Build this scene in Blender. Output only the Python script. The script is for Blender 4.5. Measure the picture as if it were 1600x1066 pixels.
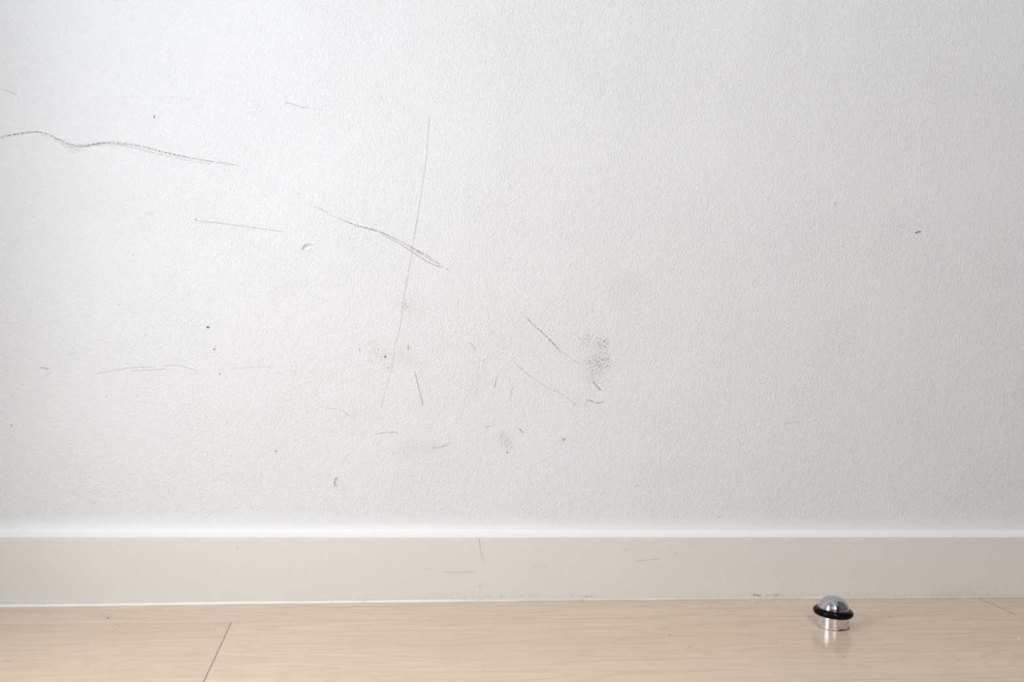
import bpy, bmesh, math, random
from mathutils import Vector, Matrix, noise

random.seed(7)
S = bpy.context.scene
for o in list(bpy.data.objects):
    bpy.data.objects.remove(o)
COL = S.collection

# ------------------------------------------------------------------ camera
F_PX = 1550.0
right = Vector((0.989479, -0.141464, 0.030301))
up = Vector((-0.028088, 0.017615, 0.99945))
fwd = Vector((0.14192, 0.989787, -0.013456))
cd = bpy.data.cameras.new('camera')
cam = bpy.data.objects.new('camera', cd)
COL.objects.link(cam)
M = Matrix((right, up, -fwd)).transposed().to_4x4()
M.translation = Vector((0.0, -1.084919, 0.300565))
cam.matrix_world = M
cd.sensor_fit = 'HORIZONTAL'
cd.sensor_width = 36.0
cd.lens = 36.0 * F_PX / 1600.0
cd.clip_start = 0.01
S.camera = cam

# ------------------------------------------------------------------ world, light, exposure
S.view_settings.view_transform = 'Standard'
S.view_settings.look = 'None'
S.view_settings.gamma = 1.0
S.view_settings.use_curve_mapping = False
S.view_settings.exposure = 0.05

world = bpy.data.worlds.new('world')
S.world = world
world.use_nodes = True
bg = world.node_tree.nodes['Background']
bg.inputs['Color'].default_value = (0.72, 0.85, 1.0, 1)
bg.inputs['Strength'].default_value = 1.5

def area(name, loc, target, sx, sy, power, col):
    l = bpy.data.lights.new(name, 'AREA')
    l.shape = 'RECTANGLE'
    l.size, l.size_y = sx, sy
    l.energy = power
    l.color = col
    o = bpy.data.objects.new(name, l)
    COL.objects.link(o)
    o.location = loc
    d = Vector(target) - Vector(loc)
    o.rotation_euler = d.to_track_quat('-Z', 'Y').to_euler()
    return o

# daylight coming in through the window of the left wall
win = area('window_daylight', (-0.525, -0.56, 0.45), (0, -0.56, 0.45), 0.32, 0.64, 4.45, (0.96, 0.98, 1.0))
win.data.spread = math.radians(163)

# added fill light, unseen behind the camera, to even out the wall's brightness
area('fill_light_behind', (0.08, -2.03, 1.30), (0.08, 0, 1.30), 0.46, 1.00, 24.0, (0.88, 0.955, 1.0))

WALL_MARKS = [
    ('l', 1.36, 0.3, [(-382.1, 529.2), (-373.4, 527.2), (-365.9, 523.7)]),
    ('s', 2.78, 0.32, [(-381.0, 478.9), (-367.5, 483.0), (-347.1, 487.4), (-334.6, 485.5), (-321.9, 480.3), (-306.1, 475.9), (-287.2, 479.0), (-271.4, 481.8), (-255.4, 480.1), (-236.1, 477.2), (-215.3, 472.3), (-190.6, 468.3)]),
    ('s', 1.48, 0.62, [(-381.1, 480.2), (-367.5, 483.6), (-347.1, 487.4), (-334.6, 485.5), (-321.9, 479.6), (-306.0, 474.6), (-287.2, 478.3), (-271.3, 480.5), (-255.3, 479.4), (-236.1, 477.2), (-215.3, 472.9), (-190.6, 468.9), (-167.6, 466.1), (-149.9, 464.4), (-141.9, 463.4)]),
    ('s', 1.25, 0.5, [(-343.9, 484.3), (-331.4, 483.1), (-321.8, 477.7), (-306.0, 472.6), (-296.6, 475.1), (-280.8, 477.3), (-264.9, 478.2), (-248.9, 476.4), (-229.5, 472.2), (-215.2, 469.6), (-190.5, 465.6), (-170.9, 463.9)]),
    ('s', 1.13, 0.45, [(-326.2, 478.1), (-315.5, 473.4), (-304.7, 470.7), (-297.7, 471.1)]),
    ('s', 1.13, 0.4, [(-318.6, 472.6), (-310.9, 469.0), (-303.4, 468.1)]),
    ('l', 0.88, 0.45, [(-302.9, 474.1), (-287.1, 477.6), (-274.5, 479.7), (-264.9, 478.9), (-255.3, 478.1)]),
    ('s', 1.32, 0.55, [(-136.6, 459.7), (-132.6, 458.5)]),
    ('d', 5.08, 0.22, [(-282.0, 527.0), (-269.3, 527.2), (-237.3, 529.8), (-188.9, 532.2)]),
    ('d', 7.63, 0.18, [(-278.7, 521.9), (-256.4, 521.3)]),
    ('l', 1.67, 0.95, [(-229.2, 511.6), (-229.6, 509.9), (-230.4, 508.2)]),
    ('s', 1.67, 0.55, [(-236.3, 409.6), (-232.4, 407.8), (-228.0, 409.3)]),
    ('b', (2.22, 1.96), 0.4, [(-185.0, 404.6)]),
    ('l', 0.98, 0.48, [(-185.0, 403.2), (-175.9, 402.6), (-159.4, 401.7), (-139.6, 399.8), (-129.7, 398.9), (-109.7, 397.1), (-91.7, 395.1)]),
    ('d', 3.97, 0.35, [(-135.0, 398.7), (-123.0, 397.9)]),
    ('l', 1.33, 0.42, [(-96.7, 533.2), (-90.0, 532.3), (-82.5, 530.0), (-76.5, 529.0), (-71.8, 530.0)]),
    ('d', 3.33, 0.25, [(-100.1, 538.4), (-93.3, 533.4)]),
    ('d', 4.06, 0.2, [(-47.6, 531.5), (-36.1, 530.8)]),
    ('l', 0.7, 0.22, [(57.4, 539.3), (57.4, 528.9)]),
    ('l', 0.9, 0.5, [(57.4, 528.9), (57.0, 518.5), (56.3, 504.5), (55.8, 488.5)]),
    ('l', 0.9, 0.42, [(55.8, 488.5), (54.2, 469.7), (52.0, 452.2), (50.3, 438.2)]),
    ('l', 0.97, 0.52, [(50.3, 438.2), (48.6, 424.2), (46.3, 406.7), (43.4, 387.8)]),
    ('l', 0.9, 0.42, [(43.4, 387.8), (41.2, 368.3), (39.5, 354.3), (37.8, 340.3)]),
    ('l', 0.9, 0.42, [(37.4, 354.2), (36.6, 336.8), (34.9, 322.8), (33.3, 305.4), (30.3, 287.9)]),
    ('l', 0.9, 0.36, [(30.3, 287.9), (27.2, 277.3), (26.2, 263.4), (22.6, 243.8)]),
    ('l', 0.83, 0.38, [(22.6, 243.8), (19.5, 231.9), (17.0, 221.4), (14.0, 208.8)]),
    ('d', 2.34, 0.3, [(-85.6, 445.3), (-77.3, 432.7), (-63.6, 423.8)]),
    ('s', 1.62, 0.35, [(-63.6, 424.5), (-53.3, 420.1), (-41.7, 413.8), (-25.9, 408.3), (-15.5, 404.0)]),
    ('l', 0.95, 0.5, [(-21.1, 407.2), (-12.1, 404.8), (-3.2, 403.1), (5.1, 400.7), (15.5, 397.0), (29.5, 390.7)]),
    ('s', 1.5, 0.65, [(-29.3, 410.3), (-16.9, 405.3), (-1.8, 401.8), (12.0, 398.3), (29.5, 390.7), (47.0, 382.4), (62.6, 374.7), (72.5, 368.8)]),
    ('l', 1.24, 0.55, [(9.3, 396.8), (27.5, 388.9), (40.1, 381.4), (50.7, 374.9), (62.7, 368.4), (72.6, 364.6)]),
    ('s', 1.52, 0.7, [(40.0, 384.2), (50.6, 379.1), (61.2, 373.2), (72.5, 368.1)]),
    ('l', 1.33, 0.72, [(71.1, 368.7), (77.9, 364.5)]),
    ('l', 1.33, 0.62, [(70.5, 366.6), (76.2, 363.0)]),
    ('b', (2.1, 1.12), 0.4, [(81.8, 362.2)]),
    ('s', 1.53, 0.45, [(42.8, 385.0), (51.3, 378.4)]),
    ('b', (3.93, 2.36), 0.95, [(-169.8, 291.2)]),
    ('b', (2.23, 2.23), 0.7, [(-162.6, 268.1)]),
    ('l', 0.97, 0.35, [(-232.0, 283.7), (-233.8, 280.2), (-235.1, 278.2)]),
    ('l', 1.75, 0.5, [(-336.6, 244.5), (-333.5, 244.2), (-328.4, 243.0)]),
    ('d', 2.2, 0.4, [(-332.0, 235.6), (-323.4, 243.1), (-315.4, 251.3), (-307.4, 259.5), (-299.9, 265.7)]),
    ('d', 1.88, 0.3, [(-334.2, 223.6), (-326.8, 227.8)]),
    ('l', 0.76, 0.2, [(-292.3, 237.2), (-281.5, 239.5)]),
    ('l', 0.89, 0.45, [(-281.5, 239.5), (-272.0, 241.4), (-262.5, 243.3), (-252.9, 245.5), (-240.1, 246.8), (-224.0, 247.9)]),
    ('l', 0.9, 0.48, [(-246.5, 243.3), (-233.6, 244.3), (-223.9, 244.9), (-212.3, 246.1)]),
    ('l', 0.91, 0.35, [(-214.3, 248.5), (-207.9, 250.0), (-199.4, 249.8), (-191.6, 248.3), (-183.0, 245.8), (-177.8, 244.6)]),
    ('d', 1.3, 0.4, [(-192.8, 245.6), (-184.9, 242.4), (-179.7, 242.5)]),
    ('l', 0.86, 0.3, [(-144.3, 248.1), (-129.1, 249.5), (-115.9, 250.5), (-103.2, 250.5)]),
    ('b', (1.58, 1.58), 0.7, [(-156.4, 242.1)]),
    ('d', 3.12, 0.4, [(-357.6, 205.3), (-353.2, 203.4)]),
    ('b', (3.11, 3.11), 0.28, [(-363.4, 184.0)]),
    ('b', (1.4, 1.4), 0.6, [(-270.8, 216.0)]),
    ('b', (1.28, 1.92), 0.3, [(-254.3, 224.0)]),
    ('d', 1.57, 0.3, [(-327.5, 173.9), (-318.0, 174.1), (-306.7, 177.6), (-298.1, 185.0)]),
    ('d', 1.89, 0.4, [(-323.2, 123.4), (-310.4, 118.1), (-304.0, 114.8), (-294.4, 111.6)]),
    ('l', 1.01, 0.45, [(-301.5, 114.9), (-298.3, 114.2)]),
    ('l', 1.02, 0.45, [(-297.0, 112.9), (-293.2, 110.9)]),
    ('l', 1.02, 0.5, [(-284.8, 107.6), (-282.2, 106.3)]),
    ('l', 1.53, 0.7, [(-280.9, 103.6), (-277.7, 104.6)]),
    ('b', (1.28, 1.28), 0.45, [(-255.0, 115.8)]),
    ('s', 1.22, 0.42, [(-50.9, 208.3), (-40.7, 207.5), (-30.5, 206.6), (-23.6, 203.3), (-18.1, 199.9), (-12.5, 197.2)]),
    ('l', 1.36, 0.42, [(-22.9, 201.6), (-20.1, 200.6)]),
    ('l', 1.81, 0.38, [(49.5, 249.3), (51.0, 244.5)]),
    ('l', 1.32, 0.55, [(50.2, 247.2), (52.6, 238.2), (54.9, 229.9), (57.3, 221.5), (59.6, 211.8)]),
    ('s', 2.04, 0.5, [(-40.1, 184.3), (-31.9, 181.0)]),
    ('d', 2.46, 0.62, [(-23.0, 181.1), (-9.3, 180.3), (4.4, 180.2), (18.2, 181.7)]),
    ('s', 1.93, 0.55, [(12.7, 181.0), (20.9, 182.8), (33.4, 182.7)]),
    ('b', (1.74, 2.68), 0.65, [(-96.1, 160.8)]),
    ('d', 1.68, 0.3, [(-92.8, 160.2), (-69.9, 160.5)]),
    ('l', 0.82, 0.28, [(-13.6, 162.5), (-18.9, 158.3), (-23.6, 152.7), (-26.1, 145.7)]),
    ('s', 3.5, 0.35, [(70.8, 165.7), (81.2, 167.9), (93.0, 172.3)]),
    ('s', 1.11, 0.55, [(44.5, 133.9), (47.2, 134.9), (51.4, 134.3)]),
    ('d', 2.08, 0.35, [(40.4, 130.3), (45.9, 132.5)]),
    ('b', (1.64, 1.92), 0.6, [(-10.5, 271.5)]),
    ('l', 1.1, 0.5, [(-1.3, 262.7), (3.7, 256.6)]),
    ('s', 1.1, 0.45, [(0.4, 248.9), (0.7, 241.2)]),
    ('s', 1.1, 0.45, [(-1.2, 233.5), (-1.8, 230.8)]),
    ('b', (1.38, 2.06), 0.45, [(9.4, 272.7)]),
    ('b', (3.1, 2.76), 0.5, [(17.2, 264.9)]),
    ('b', (2.07, 2.07), 0.45, [(21.0, 252.8)]),
    ('d', 17.83, 0.42, [(-1.8, 280.0), (8.8, 269.9), (19.3, 263.2)]),
    ('d', 13.77, 0.4, [(12.4, 263.0), (24.6, 248.0)]),
    ('b', (2.77, 5.55), 0.32, [(41.8, 275.6)]),
    ('s', 5.54, 0.32, [(35.0, 319.3), (42.6, 320.3)]),
    ('b', (1.73, 1.73), 0.4, [(37.0, 322.9)]),
    ('s', 0.98, 0.28, [(73.2, 274.4), (76.9, 267.5)]),
    ('l', 0.87, 0.35, [(-97.1, 247.9), (-95.6, 242.5)]),
    ('l', 1.21, 0.42, [(-77.7, 247.7), (-78.9, 242.2)]),
    ('s', 1.35, 0.35, [(-57.5, 250.2), (-58.0, 243.3)]),
    ('s', 1.43, 0.35, [(163.1, 319.3), (170.5, 313.2)]),
    ('s', 1.43, 0.6, [(170.5, 313.2), (177.9, 305.6), (185.3, 299.4), (192.7, 293.3), (200.1, 286.4), (209.8, 277.4)]),
    ('l', 1.22, 0.48, [(185.3, 299.4), (192.7, 293.3), (200.1, 285.6), (211.3, 274.6)]),
    ('s', 1.3, 0.45, [(209.8, 276.7), (218.0, 271.9), (224.7, 267.0), (231.3, 262.9)]),
    ('l', 0.93, 0.5, [(158.4, 262.5), (165.0, 257.0), (172.4, 250.8), (179.0, 246.0)]),
    ('s', 1.08, 0.48, [(179.0, 246.0), (189.3, 239.8), (197.4, 234.3), (206.2, 231.6)]),
    ('s', 1.16, 0.4, [(204.7, 233.0), (215.0, 227.6), (224.7, 220.6), (229.9, 216.4)]),
    ('l', 1.27, 0.42, [(108.1, 282.4), (111.7, 280.4), (116.1, 273.4)]),
    ('l', 1.54, 0.42, [(89.1, 281.5), (91.3, 278.4)]),
    ('s', 1.28, 0.4, [(123.0, 280.7), (127.9, 282.2)]),
    ('s', 1.55, 0.35, [(99.9, 249.1), (100.1, 243.5)]),
    ('l', 1.13, 0.48, [(120.1, 248.2), (119.5, 242.5)]),
    ('s', 1.42, 0.55, [(118.8, 232.6), (116.9, 222.7)]),
    ('l', 1.28, 0.5, [(140.0, 246.5), (139.1, 240.1), (137.2, 233.7)]),
    ('s', 1.57, 0.6, [(139.1, 241.6), (137.2, 233.0)]),
    ('s', 1.0, 0.35, [(136.6, 228.8), (136.8, 221.7)]),
    ('s', 1.22, 0.55, [(158.5, 237.0), (156.6, 229.9), (156.0, 224.2), (155.4, 220.0)]),
    ('b', (1.77, 1.77), 0.5, [(125.6, 264.2)]),
    ('b', (1.56, 1.56), 0.35, [(120.1, 257.3)]),
    ('s', 2.18, 0.55, [(229.7, 292.9), (233.4, 289.4)]),
    ('d', 18.96, 0.62, [(234.9, 288.8), (253.2, 287.1), (265.8, 283.9)]),
    ('d', 22.0, 0.75, [(256.8, 290.8), (258.8, 272.9), (256.3, 258.5)]),
    ('d', 24.85, 0.6, [(243.2, 258.2), (261.4, 262.2), (268.5, 269.6)]),
    ('d', 14.61, 0.6, [(241.9, 251.0), (245.2, 240.4)]),
    ('d', 18.98, 0.35, [(239.2, 268.9), (254.5, 247.7), (262.1, 240.7)]),
    ('s', 1.76, 0.85, [(247.3, 243.3), (252.6, 238.4), (258.6, 232.8)]),
    ('s', 1.32, 0.75, [(251.9, 238.3), (256.4, 232.7)]),
    ('s', 1.32, 0.75, [(254.9, 236.3), (260.2, 231.3)]),
    ('s', 2.19, 0.6, [(239.2, 222.3), (245.8, 221.7), (253.2, 219.0), (262.0, 220.6)]),
    ('d', 13.09, 0.35, [(222.5, 220.6), (248.2, 215.3)]),
    ('s', 1.7, 0.42, [(127.9, 189.0), (133.5, 191.2), (141.3, 190.7)]),
    ('s', 1.71, 0.42, [(150.6, 192.2), (156.5, 185.2)]),
    ('d', 15.69, 0.62, [(145.8, 185.1), (151.8, 174.5), (157.9, 164.0)]),
    ('d', 7.14, 0.7, [(150.3, 178.8), (155.8, 161.8)]),
    ('s', 2.29, 0.6, [(164.9, 191.0), (167.9, 187.5), (172.3, 183.3)]),
    ('b', (2.15, 1.43), 0.6, [(154.3, 162.5)]),
    ('b', (5.09, 4.36), 0.25, [(217.3, 177.6)]),
    ('d', 8.7, 0.3, [(209.4, 175.3), (223.8, 178.4)]),
    ('s', 3.71, 0.6, [(300.6, 123.0), (304.2, 128.1)]),
    ('b', (1.34, 1.34), 0.5, [(318.2, 119.5)]),
    ('l', 1.35, 0.6, [(350.3, 91.0), (353.3, 91.3)]),
    ('l', 1.68, 0.6, [(398.7, 90.7), (404.0, 91.9)]),
    ('b', (1.92, 1.92), 0.35, [(446.1, 245.5)]),
    ('s', 1.4, 0.32, [(474.1, 198.9), (483.3, 200.9), (494.2, 202.2)]),
    ('l', 1.24, 0.35, [(481.0, 330.3), (484.8, 331.2)]),
    ('b', (4.7, 3.92), 0.16, [(528.0, 454.7)]),
    ('l', 1.77, 0.75, [(628.3, 425.6), (631.5, 426.7), (635.5, 427.2)]),
    ('d', 2.56, 0.35, [(-258.3, 336.4), (-259.2, 319.7), (-260.6, 299.6)]),
    ('d', 1.92, 0.35, [(-254.2, 353.3), (-254.4, 333.2)]),
    ('s', 3.69, 0.25, [(280.4, 356.1), (287.7, 357.8)]),
    ('d', 3.33, 0.3, [(-102.5, 426.7), (-98.5, 425.5)]),
    ('b', (1.28, 1.28), 0.5, [(-247.5, 364.9)]),
    ('b', (1.28, 1.92), 0.35, [(-260.9, 311.6)]),
    ('b', (1.28, 1.28), 0.3, [(147.6, 453.5)]),
]
WALL_STAINS = [
    ('b', (41.57, 34.64), 0.06, [(36.6, 263.7)]),
    ('b', (62.68, 27.86), 0.054, [(53.3, 166.2)]),
    ('b', (51.25, 58.58), 0.03, [(250.4, 262.0)]),
    ('b', (51.61, 51.61), 0.048, [(280.6, 349.0)]),
    ('b', (41.6, 34.67), 0.048, [(41.9, 319.6)]),
    ('b', (35.72, 28.58), 0.042, [(151.8, 174.5)]),
    ('b', (28.31, 42.47), 0.036, [(117.9, 237.6)]),
    ('b', (89.9, 37.46), 0.03, [(335.8, 140.7)]),
    ('b', (61.63, 41.09), 0.03, [(-9.8, 200.1)]),
]
BASEBOARD_MARKS = [
    ('b', (1.31, 1.31), 0.7, [(-131.9, 60.3)]),
    ('l', 1.12, 0.42, [(124.3, 71.5), (124.9, 63.8), (126.2, 55.3)]),
    ('l', 0.91, 0.3, [(126.2, 55.3), (128.5, 48.3), (130.1, 42.7)]),
    ('l', 1.38, 0.75, [(67.8, 37.0), (70.9, 37.0)]),
    ('l', 0.9, 0.42, [(87.0, 32.8), (101.7, 32.6), (121.3, 32.9)]),
    ('l', 0.93, 0.3, [(184.8, 38.3), (193.4, 38.5), (199.8, 38.2)]),
    ('l', 1.03, 0.4, [(299.7, 44.2), (312.9, 45.3), (329.9, 47.0)]),
    ('l', 0.78, 0.18, [(-167.5, 51.9), (-163.7, 53.2)]),
    ('b', (2.93, 2.93), 0.16, [(289.1, 56.4)]),
    ('l', 0.9, 0.22, [(60.4, 19.3), (65.9, 21.4)]),
    ('b', (2.23, 2.23), 0.25, [(346.8, 52.7)]),
    ('b', (1.35, 1.35), 0.4, [(382.9, 24.4)]),
    ('l', 1.1, 0.45, [(556.4, 61.9), (559.6, 62.2)]),
    ('d', 4.69, 0.2, [(-58.2, 3.7), (23.0, 4.4), (92.0, 5.2), (162.3, 6.0), (233.9, 5.4), (306.9, 5.1), (381.3, 4.8), (495.5, 4.6), (613.1, 4.4), (775.3, 5.3)]),
    ('d', 8.27, 0.12, [(50.4, 6.2), (134.0, 6.9), (183.6, 8.6), (233.9, 7.5)]),
    ('s', 1.45, 0.75, [(239.7, 4.6), (244.8, 5.1), (252.1, 5.2)]),
    ('s', 1.98, 0.75, [(436.4, 5.8), (441.8, 5.1), (449.4, 3.9)]),
    ('s', 1.84, 0.7, [(453.2, 4.6), (458.6, 4.5), (470.8, 4.8)]),
    ('d', 4.68, 0.2, [(534.3, 4.3), (597.2, 4.5), (693.4, 4.5)]),
    ('d', 12.88, 0.25, [(660.8, 12.2), (709.6, 7.4), (742.3, 5.6)]),
    ('b', (2.11, 2.11), 0.3, [(126.6, 17.5)]),
]
DENTS = [(((-73.8, 378.1), (-69.1, 380.8), (-63.8, 382.0)), 2.5), (((628.3, 425.4), (632.3, 426.7), (636.3, 427.3)), 1.3), (((-31.5, 132.5), (-31.8, 128.4), (-32.3, 123.5)), 1.9)]
FLOOR_LINE = [(-364.6, -16.98), (-233.7, -16.24), (-78.1, -13.01), (64.4, -12.9), (212.5, -12.79), (366.3, -13.2), (603.9, -15.3), (772.6, -16.86)]
FLOOR_SPECKS = [(437.3, -16.8, 3.0, 'w'), (444.1, -13.1, 2.4, 'w'), (466.0, -19.1, 1.8, 'w'), (566.7, -83.8, 2.1, 'd'), (-249.4, -57.6, 2.4, 'd'), (-231.7, -85.7, 1.5, 'd'), (303.2, -137.6, 1.8, 'd'), (662.0, -164.3, 2.4, 'w'), (448.8, -211.8, 1.3, 'd'), (-211.3, -69.8, 1.2, 'd'), (311.2, -173.4, 1.8, 'd')]


# ------------------------------------------------------------------ node helpers
class NT:
    def __init__(self, name):
        self.m = bpy.data.materials.new(name)
        self.m.use_nodes = True
        self.t = self.m.node_tree
        self.t.nodes.clear()
        self.out = self.t.nodes.new('ShaderNodeOutputMaterial')
    def n(self, kind, **kw):
        nd = self.t.nodes.new(kind)
        for k, v in kw.items():
            setattr(nd, k, v)
        return nd
    def put(self, sock, v):
        if isinstance(v, bpy.types.NodeSocket):
            self.t.links.new(v, sock)
        elif v is not None:
            sock.default_value = v
    def math(self, op, a, b=None, c=None, clamp=False):
        nd = self.n('ShaderNodeMath', operation=op, use_clamp=clamp)
        for i, v in enumerate((a, b, c)):
            if v is not None:
                self.put(nd.inputs[i], v)
        return nd.outputs[0]
    def step(self, v, a, b):
        nd = self.n('ShaderNodeMapRange', interpolation_type='SMOOTHSTEP')
        for i, x in zip((0, 1, 2, 3, 4), (v, a, b, 0.0, 1.0)):
            self.put(nd.inputs[i], x)
        return nd.outputs[0]
    def xyz(self):
        co = self.n('ShaderNodeTexCoord').outputs['Object']
        s = self.n('ShaderNodeSeparateXYZ')
        self.put(s.inputs[0], co)
        return co, s.outputs[0], s.outputs[1], s.outputs[2]
    def comb(self, x, y, z):
        nd = self.n('ShaderNodeCombineXYZ')
        for i, v in enumerate((x, y, z)):
            self.put(nd.inputs[i], v)
        return nd.outputs[0]
    def noise(self, vec, scale, detail=2.0, rough=0.5, dist=0.0):
        nd = self.n('ShaderNodeTexNoise')
        self.put(nd.inputs['Vector'], vec)
        nd.inputs['Scale'].default_value = scale
        nd.inputs['Detail'].default_value = detail
        nd.inputs['Roughness'].default_value = rough
        nd.inputs['Distortion'].default_value = dist
        return nd.outputs['Fac']
    def mix(self, f, a, b, mode='MIX'):
        nd = self.n('ShaderNodeMix', data_type='RGBA', blend_type=mode)
        self.put(nd.inputs[0], f)
        for i, v in ((6, a), (7, b)):
            if isinstance(v, tuple):
                v = (*v, 1.0)[:4]
            self.put(nd.inputs[i], v)
        return nd.outputs[2]
    def bump(self, h, dist, strength=1.0):
        nd = self.n('ShaderNodeBump')
        self.put(nd.inputs['Height'], h)
        nd.inputs['Distance'].default_value = dist
        self.put(nd.inputs['Strength'], strength)
        return nd.outputs[0]
    def bsdf(self, col, rough=0.5, metal=0.0, normal=None, spec=0.5, coat=0.0):
        b = self.n('ShaderNodeBsdfPrincipled')
        if isinstance(col, tuple):
            col = (*col, 1.0)[:4]
        self.put(b.inputs['Base Color'], col)
        self.put(b.inputs['Roughness'], rough)
        self.put(b.inputs['Metallic'], metal)
        self.put(b.inputs['Specular IOR Level'], spec)
        self.put(b.inputs['Coat Weight'], coat)
        if normal is not None:
            self.put(b.inputs['Normal'], normal)
        return b.outputs[0]
    def done(self, sh):
        self.t.links.new(sh, self.out.inputs['Surface'])
        return self.m

def plaster_normal(t):
    """rolled-on emulsion paint; brushed smooth in a band above the baseboard"""
    co, x, y, z = t.xyz()
    q = t.comb(t.math('ADD', x, t.math('MULTIPLY', z, -0.25)), y, t.math('MULTIPLY', z, 0.82))
    a = t.noise(q, 590.0, 2.0, 0.6, 0.0)
    h = t.math('ADD', a, t.math('MULTIPLY', t.noise(co, 140.0, 2.0, 0.5), 0.5))
    wob = t.math('MULTIPLY', t.math('SUBTRACT', t.noise(t.comb(x, 0.0, 0.0), 7.0), 0.5), 0.012)
    k = t.step(t.math('ADD', z, wob), 0.082, 0.094)
    k = t.math('MULTIPLY_ADD', k, 0.88, 0.12)
    patch = t.step(t.noise(co, 9.0, 3.0, 0.55), 0.30, 0.70)
    k = t.math('MULTIPLY', k, t.math('MULTIPLY_ADD', patch, 0.2, 0.8))
    return co, a, t.bump(h, 0.0015, k)

# ------------------------------------------------------------------ materials
WALL_COL = (0.757, 0.758, 0.768)
def mat_wall():
    t = NT('painted_plaster')
    co, z, nrm = plaster_normal(t)
    v = t.noise(co, 3.2, 3.0, 0.5)
    col = t.mix(t.step(v, 0.35, 0.7), WALL_COL, (0.746, 0.745, 0.752))
    return t.done(t.bsdf(col, 0.62, normal=nrm, spec=0.3))

def mat_mark(name, dark, soft=False):
    """rubbed-off dirt: catches on the high points of the paint texture"""
    t = NT(name)
    co, z, nrm = plaster_normal(t)
    uv = t.n('ShaderNodeUVMap', uv_map='UVMap').outputs[0]
    s = t.n('ShaderNodeSeparateXYZ')
    t.put(s.inputs[0], uv)
    v = t.math('ABSOLUTE', s.outputs[1])
    k = t.n('ShaderNodeAttribute', attribute_name='strength').outputs['Fac']
    th = t.n('ShaderNodeAttribute', attribute_name='breakup').outputs['Fac']
    prof = t.math('SUBTRACT', 1.0, t.step(v, 0.0 if soft else 0.25, 1.0))
    nz = t.math('MULTIPLY_ADD', t.noise(co, 700.0, 1.0, 0.6), 0.5, t.math('MULTIPLY', z, 0.5))
    if soft:
        nz = t.noise(co, 60.0, 3.0, 0.6)
    br = t.step(nz, th, t.math('ADD', th, 0.10))
    a = t.math('MULTIPLY', t.math('MULTIPLY', prof, k), br, clamp=True)
    sh = t.bsdf(dark, 0.7, normal=nrm, spec=0.2)
    tr = t.n('ShaderNodeBsdfTransparent').outputs[0]
    mx = t.n('ShaderNodeMixShader')
    t.put(mx.inputs[0], a)
    t.put(mx.inputs[1], tr)
    t.put(mx.inputs[2], sh)
    return t.done(mx.outputs[0])

def mat_baseboard():
    t = NT('baseboard_paint')
    co, x, y, z = t.xyz()
    n1 = t.noise(co, 4.0, 3.0, 0.55)
    n2 = t.noise(t.comb(t.math('MULTIPLY', x, 0.4), y, z), 45.0, 3.0, 0.6)
    col = t.mix(t.step(n1, 0.35, 0.68), (0.72, 0.69, 0.65), (0.70, 0.685, 0.635))
    # yellowed grime patches on the face, the sloped painted top stays white
    col = t.mix(t.math('MULTIPLY', t.step(n2, 0.50, 0.72), 0.35), col, (0.675, 0.67, 0.61))
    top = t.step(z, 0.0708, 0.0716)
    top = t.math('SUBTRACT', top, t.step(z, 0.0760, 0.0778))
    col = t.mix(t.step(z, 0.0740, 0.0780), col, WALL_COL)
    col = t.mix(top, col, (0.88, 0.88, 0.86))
    h = t.math('ADD', t.noise(co, 55.0, 2.0, 0.5), t.math('MULTIPLY', t.noise(co, 260.0, 2.0, 0.5), 0.12))
    return t.done(t.bsdf(col, 0.42, normal=t.bump(h, 0.0005, 0.6), spec=0.4))

def mat_caulk():
    t = NT('caulk')
    co, x, y, z = t.xyz()
    n = t.noise(t.comb(t.math('MULTIPLY', x, 0.35), y, z), 120.0, 3.0, 0.6)
    wide = t.noise(co, 11.0, 2.0, 0.5)
    # clean white bead on the left, worn and dirty further right
    worn = t.step(t.math('ADD', x, t.math('MULTIPLY', t.math('SUBTRACT', wide, 0.5), 0.25)), 0.07, 0.16)
    worn = t.math('MULTIPLY', worn, t.math('MULTIPLY_ADD', t.step(wide, 0.66, 0.50), 0.45, 0.55))
    worn = t.math('ADD', worn, t.math('MULTIPLY', t.step(n, 0.60, 0.74), 0.3), clamp=True)
    col = t.mix(worn, (0.86, 0.84, 0.80), (0.68, 0.64, 0.565))
    dirt = t.step(t.noise(t.comb(t.math('MULTIPLY', x, 0.3), y, z), 240.0, 2.0, 0.6), 0.63, 0.72)
    col = t.mix(t.math('MULTIPLY', dirt, 0.35), col, (0.25, 0.22, 0.18))
    return t.done(t.bsdf(col, 0.55, normal=t.bump(n, 0.0008, 0.5)))

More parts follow.
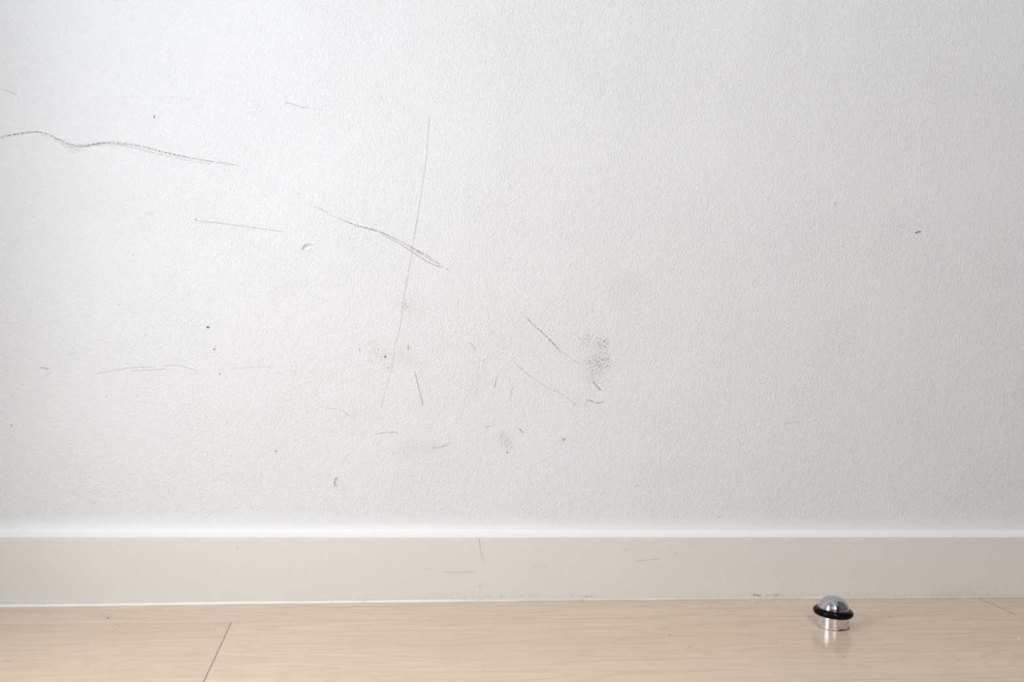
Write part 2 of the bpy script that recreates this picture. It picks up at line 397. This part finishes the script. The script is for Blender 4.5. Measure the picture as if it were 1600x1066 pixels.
def mat_floor():
    t = NT('oak_laminate')
    co, x, y, z = t.xyz()
    # long seam, runs almost parallel to the wall; planks 190 mm wide
    ys = t.math('ADD', y, t.math('MULTIPLY_ADD', x, 0.006, 0.0772))      # > 0 towards the wall
    row = t.math('FLOOR', t.math('DIVIDE', ys, 0.19))
    yr = t.math('SUBTRACT', ys, t.math('MULTIPLY', row, 0.19))            # 0..0.19 within a plank
    xo = t.math('ADD', x, t.math('MULTIPLY_ADD', row, 0.437, 0.5648))     # joint of row -1 at x = -0.1278
    pk = t.math('FLOOR', t.math('DIVIDE', xo, 1.28))
    xr = t.math('SUBTRACT', xo, t.math('MULTIPLY', pk, 1.28))
    pid = t.math('MULTIPLY_ADD', row, 3.17, t.math('MULTIPLY', pk, 1.91))
    # grain
    P = t.comb(t.math('MULTIPLY_ADD', pid, 2.3, t.math('MULTIPLY', x, 1.0)), t.math('ADD', t.math('MULTIPLY', ys, 1.0), pid), pid)
    def stretch(kx, ky):
        nd = t.n('ShaderNodeVectorMath', operation='MULTIPLY')
        t.put(nd.inputs[0], P)
        nd.inputs[1].default_value = (kx, ky, 1.0)
        return nd.outputs[0]
    fine = t.noise(stretch(14.0, 560.0), 1.0, 3.0, 0.6)
    mid = t.noise(stretch(5.0, 110.0), 1.0, 4.0, 0.6, 0.5)
    cath = t.noise(stretch(3.4, 17.0), 1.0, 1.5, 0.45, 0.3)
    ring = t.math('SINE', t.math('MULTIPLY', cath, 75.0))
    ring = t.math('MULTIPLY_ADD', ring, 0.5, 0.5)
    base = t.mix(t.step(mid, 0.32, 0.68), (0.70, 0.535, 0.39), (0.76, 0.60, 0.45))
    base = t.mix(t.math('MULTIPLY', t.step(fine, 0.52, 0.70), 0.26), base, (0.46, 0.335, 0.235))
    base = t.mix(t.math('MULTIPLY', t.math('POWER', ring, 3.0), 0.20), base, (0.48, 0.345, 0.24))
    tint = t.noise(stretch(2.0, 10.0), 1.0, 2.0, 0.5)
    base = t.mix(t.math('MULTIPLY', t.step(tint, 0.45, 0.75), 0.35), base, (0.66, 0.47, 0.35))
    # tone differs a little from plank to plank
    pn = t.math('FRACT', t.math('MULTIPLY', t.math('SINE', t.math('MULTIPLY', pid, 12.9)), 43.7))
    base = t.mix(t.math('MULTIPLY', pn, 0.06), base, (0.50, 0.40, 0.29))
    left = t.math('MULTIPLY', t.math('LESS_THAN', x, -0.1277), t.math('LESS_THAN', ys, 0.0))
    base = t.mix(t.math('MULTIPLY', left, 0.16), base, (0.50, 0.385, 0.30))
    # knots / pores
    pore = t.step(t.noise(stretch(40.0, 260.0), 1.0, 1.0, 0.5), 0.74, 0.80)
    base = t.mix(t.math('MULTIPLY', pore, 0.35), base, (0.30, 0.21, 0.14))
    # seams
    e1 = t.math('MINIMUM', yr, t.math('SUBTRACT', 0.19, yr))
    g1 = t.math('SUBTRACT', 1.0, t.step(e1, 0.0002, 0.0008))
    gmod = t.step(t.noise(t.comb(t.math('MULTIPLY', x, 6.0), row, 0.0), 1.0, 2.0, 0.5), 0.40, 0.60)
    g1 = t.math('MULTIPLY', g1, t.math('MULTIPLY_ADD', gmod, 0.35, 0.12))
    e2 = t.math('MINIMUM', xr, t.math('SUBTRACT', 1.28, xr))
    g2 = t.math('MULTIPLY', t.math('SUBTRACT', 1.0, t.step(e2, 0.0003, 0.0011)), 0.75)
    g = t.math('MAXIMUM', g1, g2)
    base = t.mix(g, base, (0.20, 0.135, 0.09))
    h = t.math('SUBTRACT', t.math('MULTIPLY', fine, 0.10), g)
    nrm = t.bump(h, 0.0003, 0.5)
    rough = t.math('MULTIPLY_ADD', fine, 0.12, 0.18)
    return t.done(t.bsdf(base, rough, normal=nrm, spec=0.45))

def mat_chrome(dirty):
    t = NT('worn_chrome' if dirty else 'polished_chrome')
    co, x, y, z = t.xyz()
    if dirty:
        n = t.noise(t.comb(x, y, t.math('MULTIPLY', z, 3.0)), 200.0, 4.0, 0.65)
        low = t.math('SUBTRACT', 1.0, t.step(z, 0.0005, 0.0042))
        th = t.math('MULTIPLY_ADD', low, -0.15, 0.65)
        th = t.math('SUBTRACT', th, t.math('MULTIPLY', t.step(x, -0.004, 0.012), 0.055))
        d = t.step(n, th, t.math('ADD', th, 0.05))
        rim = t.math('SUBTRACT', 1.0, t.step(z, 0.0002, 0.0008))
        d = t.math('MAXIMUM', d, t.math('MULTIPLY', rim, 0.9))
        col = t.mix(d, (0.80, 0.79, 0.79), (0.035, 0.028, 0.022))
        metal = t.math('SUBTRACT', 1.0, d)
        rough = t.math('MULTIPLY_ADD', d, 0.4, 0.21)
        nb = t.bump(t.noise(co, 260.0, 2.0, 0.5), 0.0003, 0.25)
        return t.done(t.bsdf(col, rough, metal, normal=nb))
    n = t.noise(co, 520.0, 1.0, 0.5)
    d = t.math('MULTIPLY', t.step(n, 0.76, 0.79), 0.6)
    col = t.mix(d, (0.49, 0.505, 0.54), (0.15, 0.14, 0.14))
    haze = t.math('MULTIPLY_ADD', t.noise(co, 90.0, 2.0, 0.5), 0.08, 0.08)
    return t.done(t.bsdf(col, haze, 1.0))

def mat_plain(name, col, rough=0.6, grain=None, spec=0.5, wood=False):
    t = NT(name)
    co, x, y, z = t.xyz()
    nrm = None
    c = col
    if wood:
        n = t.noise(t.comb(t.math('MULTIPLY', x, 14.0), t.math('MULTIPLY', y, 14.0), z), 2.0, 3.0, 0.6, 0.5)
        c = t.mix(t.step(n, 0.3, 0.7), col, tuple(v * 0.7 for v in col))
    if grain:
        nrm = t.bump(t.noise(co, grain[0], 2.0, 0.5), grain[1], 0.6)
    return t.done(t.bsdf(c, rough, normal=nrm, spec=spec))

M_WALL = mat_wall()
M_SCUFF = mat_mark('grey_scuff', (0.15, 0.14, 0.125))
M_STAIN = mat_mark('brown_smudge', (0.50, 0.43, 0.35), soft=True)
M_BASE = mat_baseboard()
M_CAULK = mat_caulk()
M_FLOOR = mat_floor()
M_CHROME = mat_chrome(False)
M_WORN = mat_chrome(True)
M_RUBBER = mat_plain('black_rubber', (0.003, 0.003, 0.0035), 0.24, (700.0, 0.0001), 0.09)
M_CEIL = mat_plain('ceiling_paint', (0.80, 0.80, 0.79), 0.8, (300.0, 0.0005))
M_GREY = mat_plain('slate_paint', (0.16, 0.18, 0.21), 0.7, (300.0, 0.0005))
M_FRAME = mat_plain('window_frame_paint', (0.80, 0.80, 0.80), 0.4, (200.0, 0.0002))
M_WOOD_PANEL = mat_plain('varnished_wood', (0.55, 0.24, 0.06), 0.35, (120.0, 0.0003), wood=True)
M_DARK_PANEL = mat_plain('dark_panel_finish', (0.02, 0.017, 0.015), 0.5, (120.0, 0.0003))  # near-black, for the dark shape mirrored in the dome
M_WHITE_DOT = mat_plain('paint_drop', (0.85, 0.83, 0.80), 0.5)
M_DARK_DOT = mat_plain('dirt_speck', (0.10, 0.07, 0.05), 0.7)

# ------------------------------------------------------------------ mesh helpers
def obj(name, bm, mats, parent=None, smooth=False):
    me = bpy.data.meshes.new(name)
    bm.normal_update()
    bm.to_mesh(me)
    bm.free()
    for m in (mats if isinstance(mats, (list, tuple)) else [mats]):
        me.materials.append(m)
    if smooth:
        for p in me.polygons:
            p.use_smooth = True
    o = bpy.data.objects.new(name, me)
    COL.objects.link(o)
    if parent:
        o.parent = parent
    return o

def struct(name, bm, mats, smooth=False):
    o = obj(name, bm, mats, smooth=smooth)
    o['kind'] = 'structure'
    return o

def box(bm, x0, x1, y0, y1, z0, z1, mi=0):
    v = [bm.verts.new(p) for p in ((x0, y0, z0), (x1, y0, z0), (x1, y1, z0), (x0, y1, z0), (x0, y0, z1), (x1, y0, z1), (x1, y1, z1), (x0, y1, z1))]
    for f in ((3, 2, 1, 0), (4, 5, 6, 7), (0, 1, 5, 4), (1, 2, 6, 5), (2, 3, 7, 6), (3, 0, 4, 7)):
        bm.faces.new([v[i] for i in f]).material_index = mi

def catmull(pts, n=5):
    if len(pts) < 3:
        return list(pts)
    out = []
    P = [pts[0]] + list(pts) + [pts[-1]]
    for i in range(1, len(P) - 2):
        for k in range(n):
            t = k / n
            out.append(tuple(0.5 * (2 * P[i][a] + (P[i + 1][a] - P[i - 1][a]) * t + (2 * P[i - 1][a] - 5 * P[i][a] + 4 * P[i + 1][a] - P[i + 2][a]) * t * t + (3 * P[i][a] - P[i - 1][a] - 3 * P[i + 1][a] + P[i + 2][a]) * t ** 3) for a in (0, 1)))
    out.append(pts[-1])
    return out

BREAK = {'l': 0.34, 's': 0.44, 'd': 0.53, 'b': 0.15}
def add_marks(bm, marks, y, mi, lift0=0.00004):
    """marks rubbed onto the face at depth y; (x, z) in millimetres"""
    uvl = bm.loops.layers.uv.get('UVMap') or bm.loops.layers.uv.new('UVMap')
    st = bm.verts.layers.float.get('strength') or bm.verts.layers.float.new('strength')
    bk = bm.verts.layers.float.get('breakup') or bm.verts.layers.float.new('breakup')
    for idx, (kind, w, s, pts) in enumerate(marks):
        yy = y - lift0 - idx * 0.000001
        br = BREAK[kind]
        def vert(x, z, k):
            v = bm.verts.new((x * 0.001, yy, z * 0.001))
            v[st] = k
            v[bk] = br
            return v
        if kind == 'b':
            cx, cz = pts[0]
            c = vert(cx, cz, s)
            n = 16
            ph = random.random() * 6
            rim = []
            for i in range(n):
                a = 2 * math.pi * i / n
                r = 1.0 + 0.18 * math.sin(2 * a + ph) + 0.10 * math.sin(3 * a + ph * 2)
                rim.append(vert(cx + w[0] * 0.62 * r * math.cos(a), cz + w[1] * 0.62 * r * math.sin(a), s))
            for i in range(n):
                f = bm.faces.new((c, rim[i], rim[(i + 1) % n]))
                f.material_index = mi
                for l in f.loops:
                    l[uvl].uv = (0.0, 0.0 if l.vert is c else 1.0)
            continue
        P = catmull(pts)
        n = len(P)
        rows = []
        ph = random.random() * 6
        for i, (x, z) in enumerate(P):
            a, b = P[max(0, i - 1)], P[min(n - 1, i + 1)]
            dx, dz = b[0] - a[0], b[1] - a[1]
            L = math.hypot(dx, dz) or 1.0
            nx, nz = -dz / L, dx / L
            u = i / (n - 1)
            taper = min(1.0, 0.5 + 7 * u, 0.5 + 7 * (1 - u))
            k = s * taper * 0.62 * (1.0 + 0.22 * math.sin(u * 17 + ph) * (kind != 'l'))
            h = w * 0.54 * (0.8 + 0.2 * taper)
            rows.append((vert(x + nx * h, z + nz * h, k), vert(x, z, k), vert(x - nx * h, z - nz * h, k)))
        for A, B in zip(rows, rows[1:]):
            for j in (0, 1):
                vv = (A[j], A[j + 1], B[j + 1], B[j])
                uv = (1.0, 0.0, 0.0, 1.0) if j == 0 else (0.0, 1.0, 1.0, 0.0)
                f = bm.faces.new(vv)
                f.material_index = mi
                for l, q in zip(f.loops, uv):
                    l[uvl].uv = (0.0, q)

# ------------------------------------------------------------------ the room
X0, X1, Y0, ZC = -0.50, 1.35, -2.00, 2.40

# back wall: the plane y = 0 with three real dents pressed into the plaster
bm = bmesh.new()
patches = []
for pts, w in DENTS:
    xs = [p[0] for p in pts]; zs = [p[1] for p in pts]
    patches.append((min(xs) - 6, max(xs) + 6, min(zs) - 6, max(zs) + 6, pts, w))
gx = sorted({X0 * 1000, X1 * 1000} | {round(v, 3) for p in patches for v in p[:2]})
gz = sorted({-20.0, ZC * 1000} | {round(v, 3) for p in patches for v in p[2:4]})
def seg_dist(x, z, pts):
    best = (1e9, 0, 0)
    tot = len(pts) - 1
    for i in range(tot):
        (ax, az), (bx_, bz) = pts[i], pts[i + 1]
        dx, dz = bx_ - ax, bz - az
        t = max(0.0, min(1.0, ((x - ax) * dx + (z - az) * dz) / (dx * dx + dz * dz)))
        d = math.hypot(x - ax - dx * t, z - az - dz * t)
        if d < best[0]:
            best = (d, (i + t) / tot, 0)
    return best
for i in range(len(gx) - 1):
    for j in range(len(gz) - 1):
        a, b, c, d = gx[i], gx[i + 1], gz[j], gz[j + 1]
        hit = None
        for p in patches:
            if abs(a - p[0]) < 0.01 and abs(b - p[1]) < 0.01 and abs(c - p[2]) < 0.01 and abs(d - p[3]) < 0.01:
                hit = p
        if hit is None:
            vs = [bm.verts.new((x * 0.001, 0, z * 0.001)) for x, z in ((a, c), (b, c), (b, d), (a, d))]
            bm.faces.new(vs)
            continue
        nx, nz = max(2, int((b - a) / 0.3)), max(2, int((d - c) / 0.3))
        cat = catmull(hit[4], 6)
        grid = []
        for q in range(nz + 1):
            row = []
            for r in range(nx + 1):
                x = a + (b - a) * r / nx
                z = c + (d - c) * q / nz
                dd, u, _ = seg_dist(x, z, cat)
                wid = hit[5] * (0.35 + 0.65 * math.sin(math.pi * min(1, max(0, u)))) * 0.75
                dep = 2.8 * math.exp(-(dd / wid) ** 2) if dd < 4 else 0.0
                lip = -0.25 * math.exp(-((dd - wid * 1.9) / (0.5 * wid)) ** 2) if dd < 5 else 0.0
                row.append(bm.verts.new((x * 0.001, (dep + lip) * 0.001, z * 0.001)))
            grid.append(row)
        for q in range(nz):
            for r in range(nx):
                bm.faces.new((grid[q][r], grid[q][r + 1], grid[q + 1][r + 1], grid[q + 1][r])).smooth = True
add_marks(bm, WALL_STAINS, 0.0, 2, 0.00003)
add_marks(bm, WALL_MARKS, 0.0, 1, 0.00005)
# body of the wall behind its face
box(bm, X0, X1, 0.004, 0.12, -0.02, ZC)
struct('wall_back', bm, [M_WALL, M_SCUFF, M_STAIN])

# floor
bm = bmesh.new()
box(bm, X0, X1, Y0, 0.0, -0.02, 0.0)
for x, y, r, k in FLOOR_SPECKS:
    n = 7
    ph = random.random() * 6
    base = [bm.verts.new(((x + r * (1 + 0.3 * math.sin(i * 2.3 + ph)) * 0.6 * math.cos(2 * math.pi * i / n)) * 0.001,
                          (y + r * (1 + 0.3 * math.cos(i * 1.7 + ph)) * 0.6 * math.sin(2 * math.pi * i / n)) * 0.001, 0.00005)) for i in range(n)]
    tip = bm.verts.new((x * 0.001, y * 0.001, 0.0006 if k == 'w' else 0.0003))
    for i in range(n):
        bm.faces.new((base[i], base[(i + 1) % n], tip)).material_index = 1 if k == 'w' else 2
struct('floor', bm, [M_FLOOR, M_WHITE_DOT, M_DARK_DOT])

# ceiling
bm = bmesh.new()
box(bm, X0, X1, Y0, 0.12, ZC, ZC + 0.1)
struct('ceiling', bm, M_CEIL)

# left wall with the window opening
WY0, WY1, WZ0, WZ1 = -0.76, -0.36, 0.09, 0.81
bm = bmesh.new()
box(bm, X0 - 0.12, X0, Y0, WY0, -0.02, ZC)
box(bm, X0 - 0.12, X0, WY1, 0.12, -0.02, ZC)
box(bm, X0 - 0.12, X0, WY0, WY1, -0.02, WZ0)
box(bm, X0 - 0.12, X0, WY0, WY1, WZ1, ZC)
struct('wall_left', bm, M_CEIL)
bm = bmesh.new()
t_ = 0.04
box(bm, X0 - 0.10, X0 - 0.05, WY0, WY0 + t_, WZ0, WZ1)
box(bm, X0 - 0.10, X0 - 0.05, WY1 - t_, WY1, WZ0, WZ1)
box(bm, X0 - 0.10, X0 - 0.05, WY0 + t_, WY1 - t_, WZ0, WZ0 + t_)
box(bm, X0 - 0.10, X0 - 0.05, WY0 + t_, WY1 - t_, WZ1 - t_, WZ1)
struct('window_1', bm, M_FRAME)

bm = bmesh.new()
for a_, b_, c_, d_ in ((-0.19, -0.15, 0.76, 1.84), (0.31, 0.35, 0.76, 1.84), (-0.15, 0.31, 0.76, 0.80), (-0.15, 0.31, 1.80, 1.84)):
    box(bm, a_, b_, Y0 - 0.10, Y0 - 0.05, c_, d_)
struct('fill_light_frame', bm, M_FRAME)  # frame of an invented opening around the added fill light

# right wall and the wall behind the photographer, with two panels added for the dome's reflections
bm = bmesh.new()
box(bm, X1, X1 + 0.12, Y0, 0.12, -0.02, ZC)
struct('wall_right', bm, M_GREY)
bm = bmesh.new()
for a_, b_, c_, d_ in ((X0 - 0.12, -0.19, -0.02, ZC), (0.35, X1 + 0.12, -0.02, ZC), (-0.19, 0.35, -0.02, 0.76), (-0.19, 0.35, 1.84, ZC)):
    box(bm, a_, b_, Y0 - 0.12, Y0, c_, d_)
struct('wall_front', bm, M_CEIL)
bm = bmesh.new()
box(bm, X0, X0 + 0.05, -1.92, -0.84, 0.0, 2.05)
struct('wood_reflection_panel', bm, M_WOOD_PANEL)  # added wood panel, gives the dome its orange reflection
bm = bmesh.new()
box(bm, 0.38, 1.15, Y0, Y0 + 0.05, 0.0, 2.05)
struct('dark_reflection_panel', bm, M_DARK_PANEL)  # added unseen panel, puts a dark reflection into the dome

# baseboard: flat face, eased edge, thick painted slope and fillet up to the wall
bm = bmesh.new()
prof = [(-0.0002, 0.0), (-0.0128, 0.0), (-0.0128, 0.0006), (-0.0128, 0.0350), (-0.0128, 0.0696), (-0.0128, 0.0702), (-0.01268, 0.0708), (-0.0123, 0.0714), (-0.0115, 0.0718),
        (-0.0070, 0.0732), (-0.0035, 0.0748), (-0.0017, 0.0768), (-0.0009, 0.0790), (-0.0003, 0.0812), (-0.00002, 0.0830)]
N = 300
rows = []
for i in range(N + 1):
    x = X0 + (X1 - X0) * i / N
    row = []
    for k, (y, z) in enumerate(prof):
        w = noise.noise(Vector((x * 6.0, k * 0.1, 1.3)))
        dz = 0.00035 * w if 8 < k else 0.0
        if k >= 12:
            dz += 0.0006 * noise.noise(Vector((x * 23.0, 0.0, 4.1)))
        row.append(bm.verts.new((x, y, z + dz)))
    rows.append(row)
for A, B in zip(rows, rows[1:]):
    for k in range(len(prof) - 1):
        bm.faces.new((A[k], A[k + 1], B[k + 1], B[k]))
    bm.faces.new((A[-1], A[0], B[0], B[-1]))
bm.faces.new(rows[0][::-1])
bm.faces.new(rows[-1])
bmesh.ops.recalc_face_normals(bm, faces=bm.faces)
for f in bm.faces:
    f.smooth = len(f.verts) == 4
add_marks(bm, BASEBOARD_MARKS, -0.0128, 1, 0.00006)
bb = struct('baseboard_back', bm, [M_BASE, M_SCUFF])
bb.data.set_sharp_from_angle(angle=math.radians(50))

# caulk bead along the floor line
def fl(x):
    P = [(-500, -17.5)] + FLOOR_LINE + [(1350, -17.5)]
    for (a, ya), (b, yb) in zip(P, P[1:]):
        if a <= x <= b:
            t = (x - a) / (b - a)
            return ya + (yb - ya) * t
    return P[-1][1]
bm = bmesh.new()
N = 900
rows = []
for i in range(N + 1):
    x = X0 + (X1 - X0) * i / N
    f = sum(fl(min(1349, max(-499, x * 1000 + d))) for d in (-60, -30, 0, 30, 60)) / 5 * 0.001
    f = min(f, -0.0136)
    h = 0.0029 + 0.0005 * noise.noise(Vector((x * 9.0, 0, 0))) + 0.0003 * noise.noise(Vector((x * 50.0, 0, 2)))
    if x > 0.1:
        h -= 0.0007 * min(1.0, (x - 0.1) / 0.05) * (0.5 + 0.9 * noise.noise(Vector((x * 16.0, 3, 2))))
    f += 0.0004 * noise.noise(Vector((x * 35.0, 1, 2)))
    f = min(f, -0.0133)
    yb = -0.0126
    rows.append([bm.verts.new((x, yy, zz)) for yy, zz in ((yb, 0.0), (f, 0.0), (f + 0.00012, 0.0009), (f * 0.75 + yb * 0.25, h * 0.62), (f * 0.4 + yb * 0.6, h * 0.86), (yb, h))])
for A, B in zip(rows, rows[1:]):
    for k in range(6):
        bm.faces.new((A[k], A[(k + 1) % 6], B[(k + 1) % 6], B[k]))
bm.faces.new(rows[0]); bm.faces.new(rows[-1])
bmesh.ops.recalc_face_normals(bm, faces=bm.faces)
for f in bm.faces:
    f.smooth = len(f.verts) == 4
struct('trim_1', bm, M_CAULK)

# ------------------------------------------------------------------ the door stop
def lathe(bm, prof, n=96, closed=False):
    rings = []
    for r, z in prof:
        if r < 1e-7:
            rings.append([bm.verts.new((0, 0, z))])
        else:
            rings.append([bm.verts.new((r * math.cos(2 * math.pi * i / n), r * math.sin(2 * math.pi * i / n), z)) for i in range(n)])
    pairs = list(zip(rings, rings[1:])) + ([(rings[-1], rings[0])] if closed else [])
    for A, B in pairs:
        for i in range(n):
            j = (i + 1) % n
            if len(A) == 1:
                bm.faces.new((A[0], B[i], B[j]))
            elif len(B) == 1:
                bm.faces.new((A[i], A[j], B[0]))
            else:
                bm.faces.new((A[i], A[j], B[j], B[i]))
    bmesh.ops.recalc_face_normals(bm, faces=bm.faces)

stop = bpy.data.objects.new('door_stop', None)
COL.objects.link(stop)
stop.location = (0.48486, -0.11588, 0.0)
stop['label'] = 'chrome domed door stop with black rubber ring, on the wood floor before the baseboard'
stop['category'] = 'door stop'

mm = 0.001
bm = bmesh.new()
lathe(bm, [(0, 0), (16.1 * mm, 0), (16.4 * mm, 0.4 * mm), (16.4 * mm, 1.3 * mm), (16.15 * mm, 1.6 * mm), (16.15 * mm, 14.6 * mm), (15.6 * mm, 15.2 * mm), (0, 15.2 * mm)])
base = obj('base', bm, M_WORN, stop, True)
base['label'] = 'worn scratched chrome cylinder base'

tilt = Matrix.Rotation(math.radians(2.2), 4, 'Y')
bm = bmesh.new()
R, H = 15.9, 15.9
pr = [(0, 0), (15.2 * mm, 0), (R * mm, 0.6 * mm), (R * mm, 2.2 * mm), (15.75 * mm, 2.6 * mm)]
for i in range(1, 25):
    a = math.pi / 2 * i / 24
    ce, se = math.cos(a), math.sin(a)
    pr.append((15.75 * mm * ce ** 0.86 if i < 24 else 0, (2.6 + (H - 2.0) * se ** 1.0) * mm))
lathe(bm, pr)
cap = obj('cap', bm, M_CHROME, stop, True)
cap.location = (0, 0, 15.0 * mm)
cap.rotation_euler = (0, math.radians(2.2), 0)
cap['label'] = 'polished chrome domed cap'

bm = bmesh.new()
rc, rr, rz = 16.75, 3.55, 3.75
lathe(bm, [((rc + rr * math.cos(2 * math.pi * i / 28)) * mm, (rz * math.sin(2 * math.pi * i / 28)) * mm) for i in range(28)], closed=True)
ring = obj('rubber_ring', bm, M_RUBBER, stop, True)
ring.location = (0, 0, 15.4 * mm)
ring.rotation_euler = (0, math.radians(2.6), 0)
ring['label'] = 'black rubber ring'
for o, ang in ((base, 35), (cap, 40), (ring, 80)):
    o.data.set_sharp_from_angle(angle=math.radians(ang))
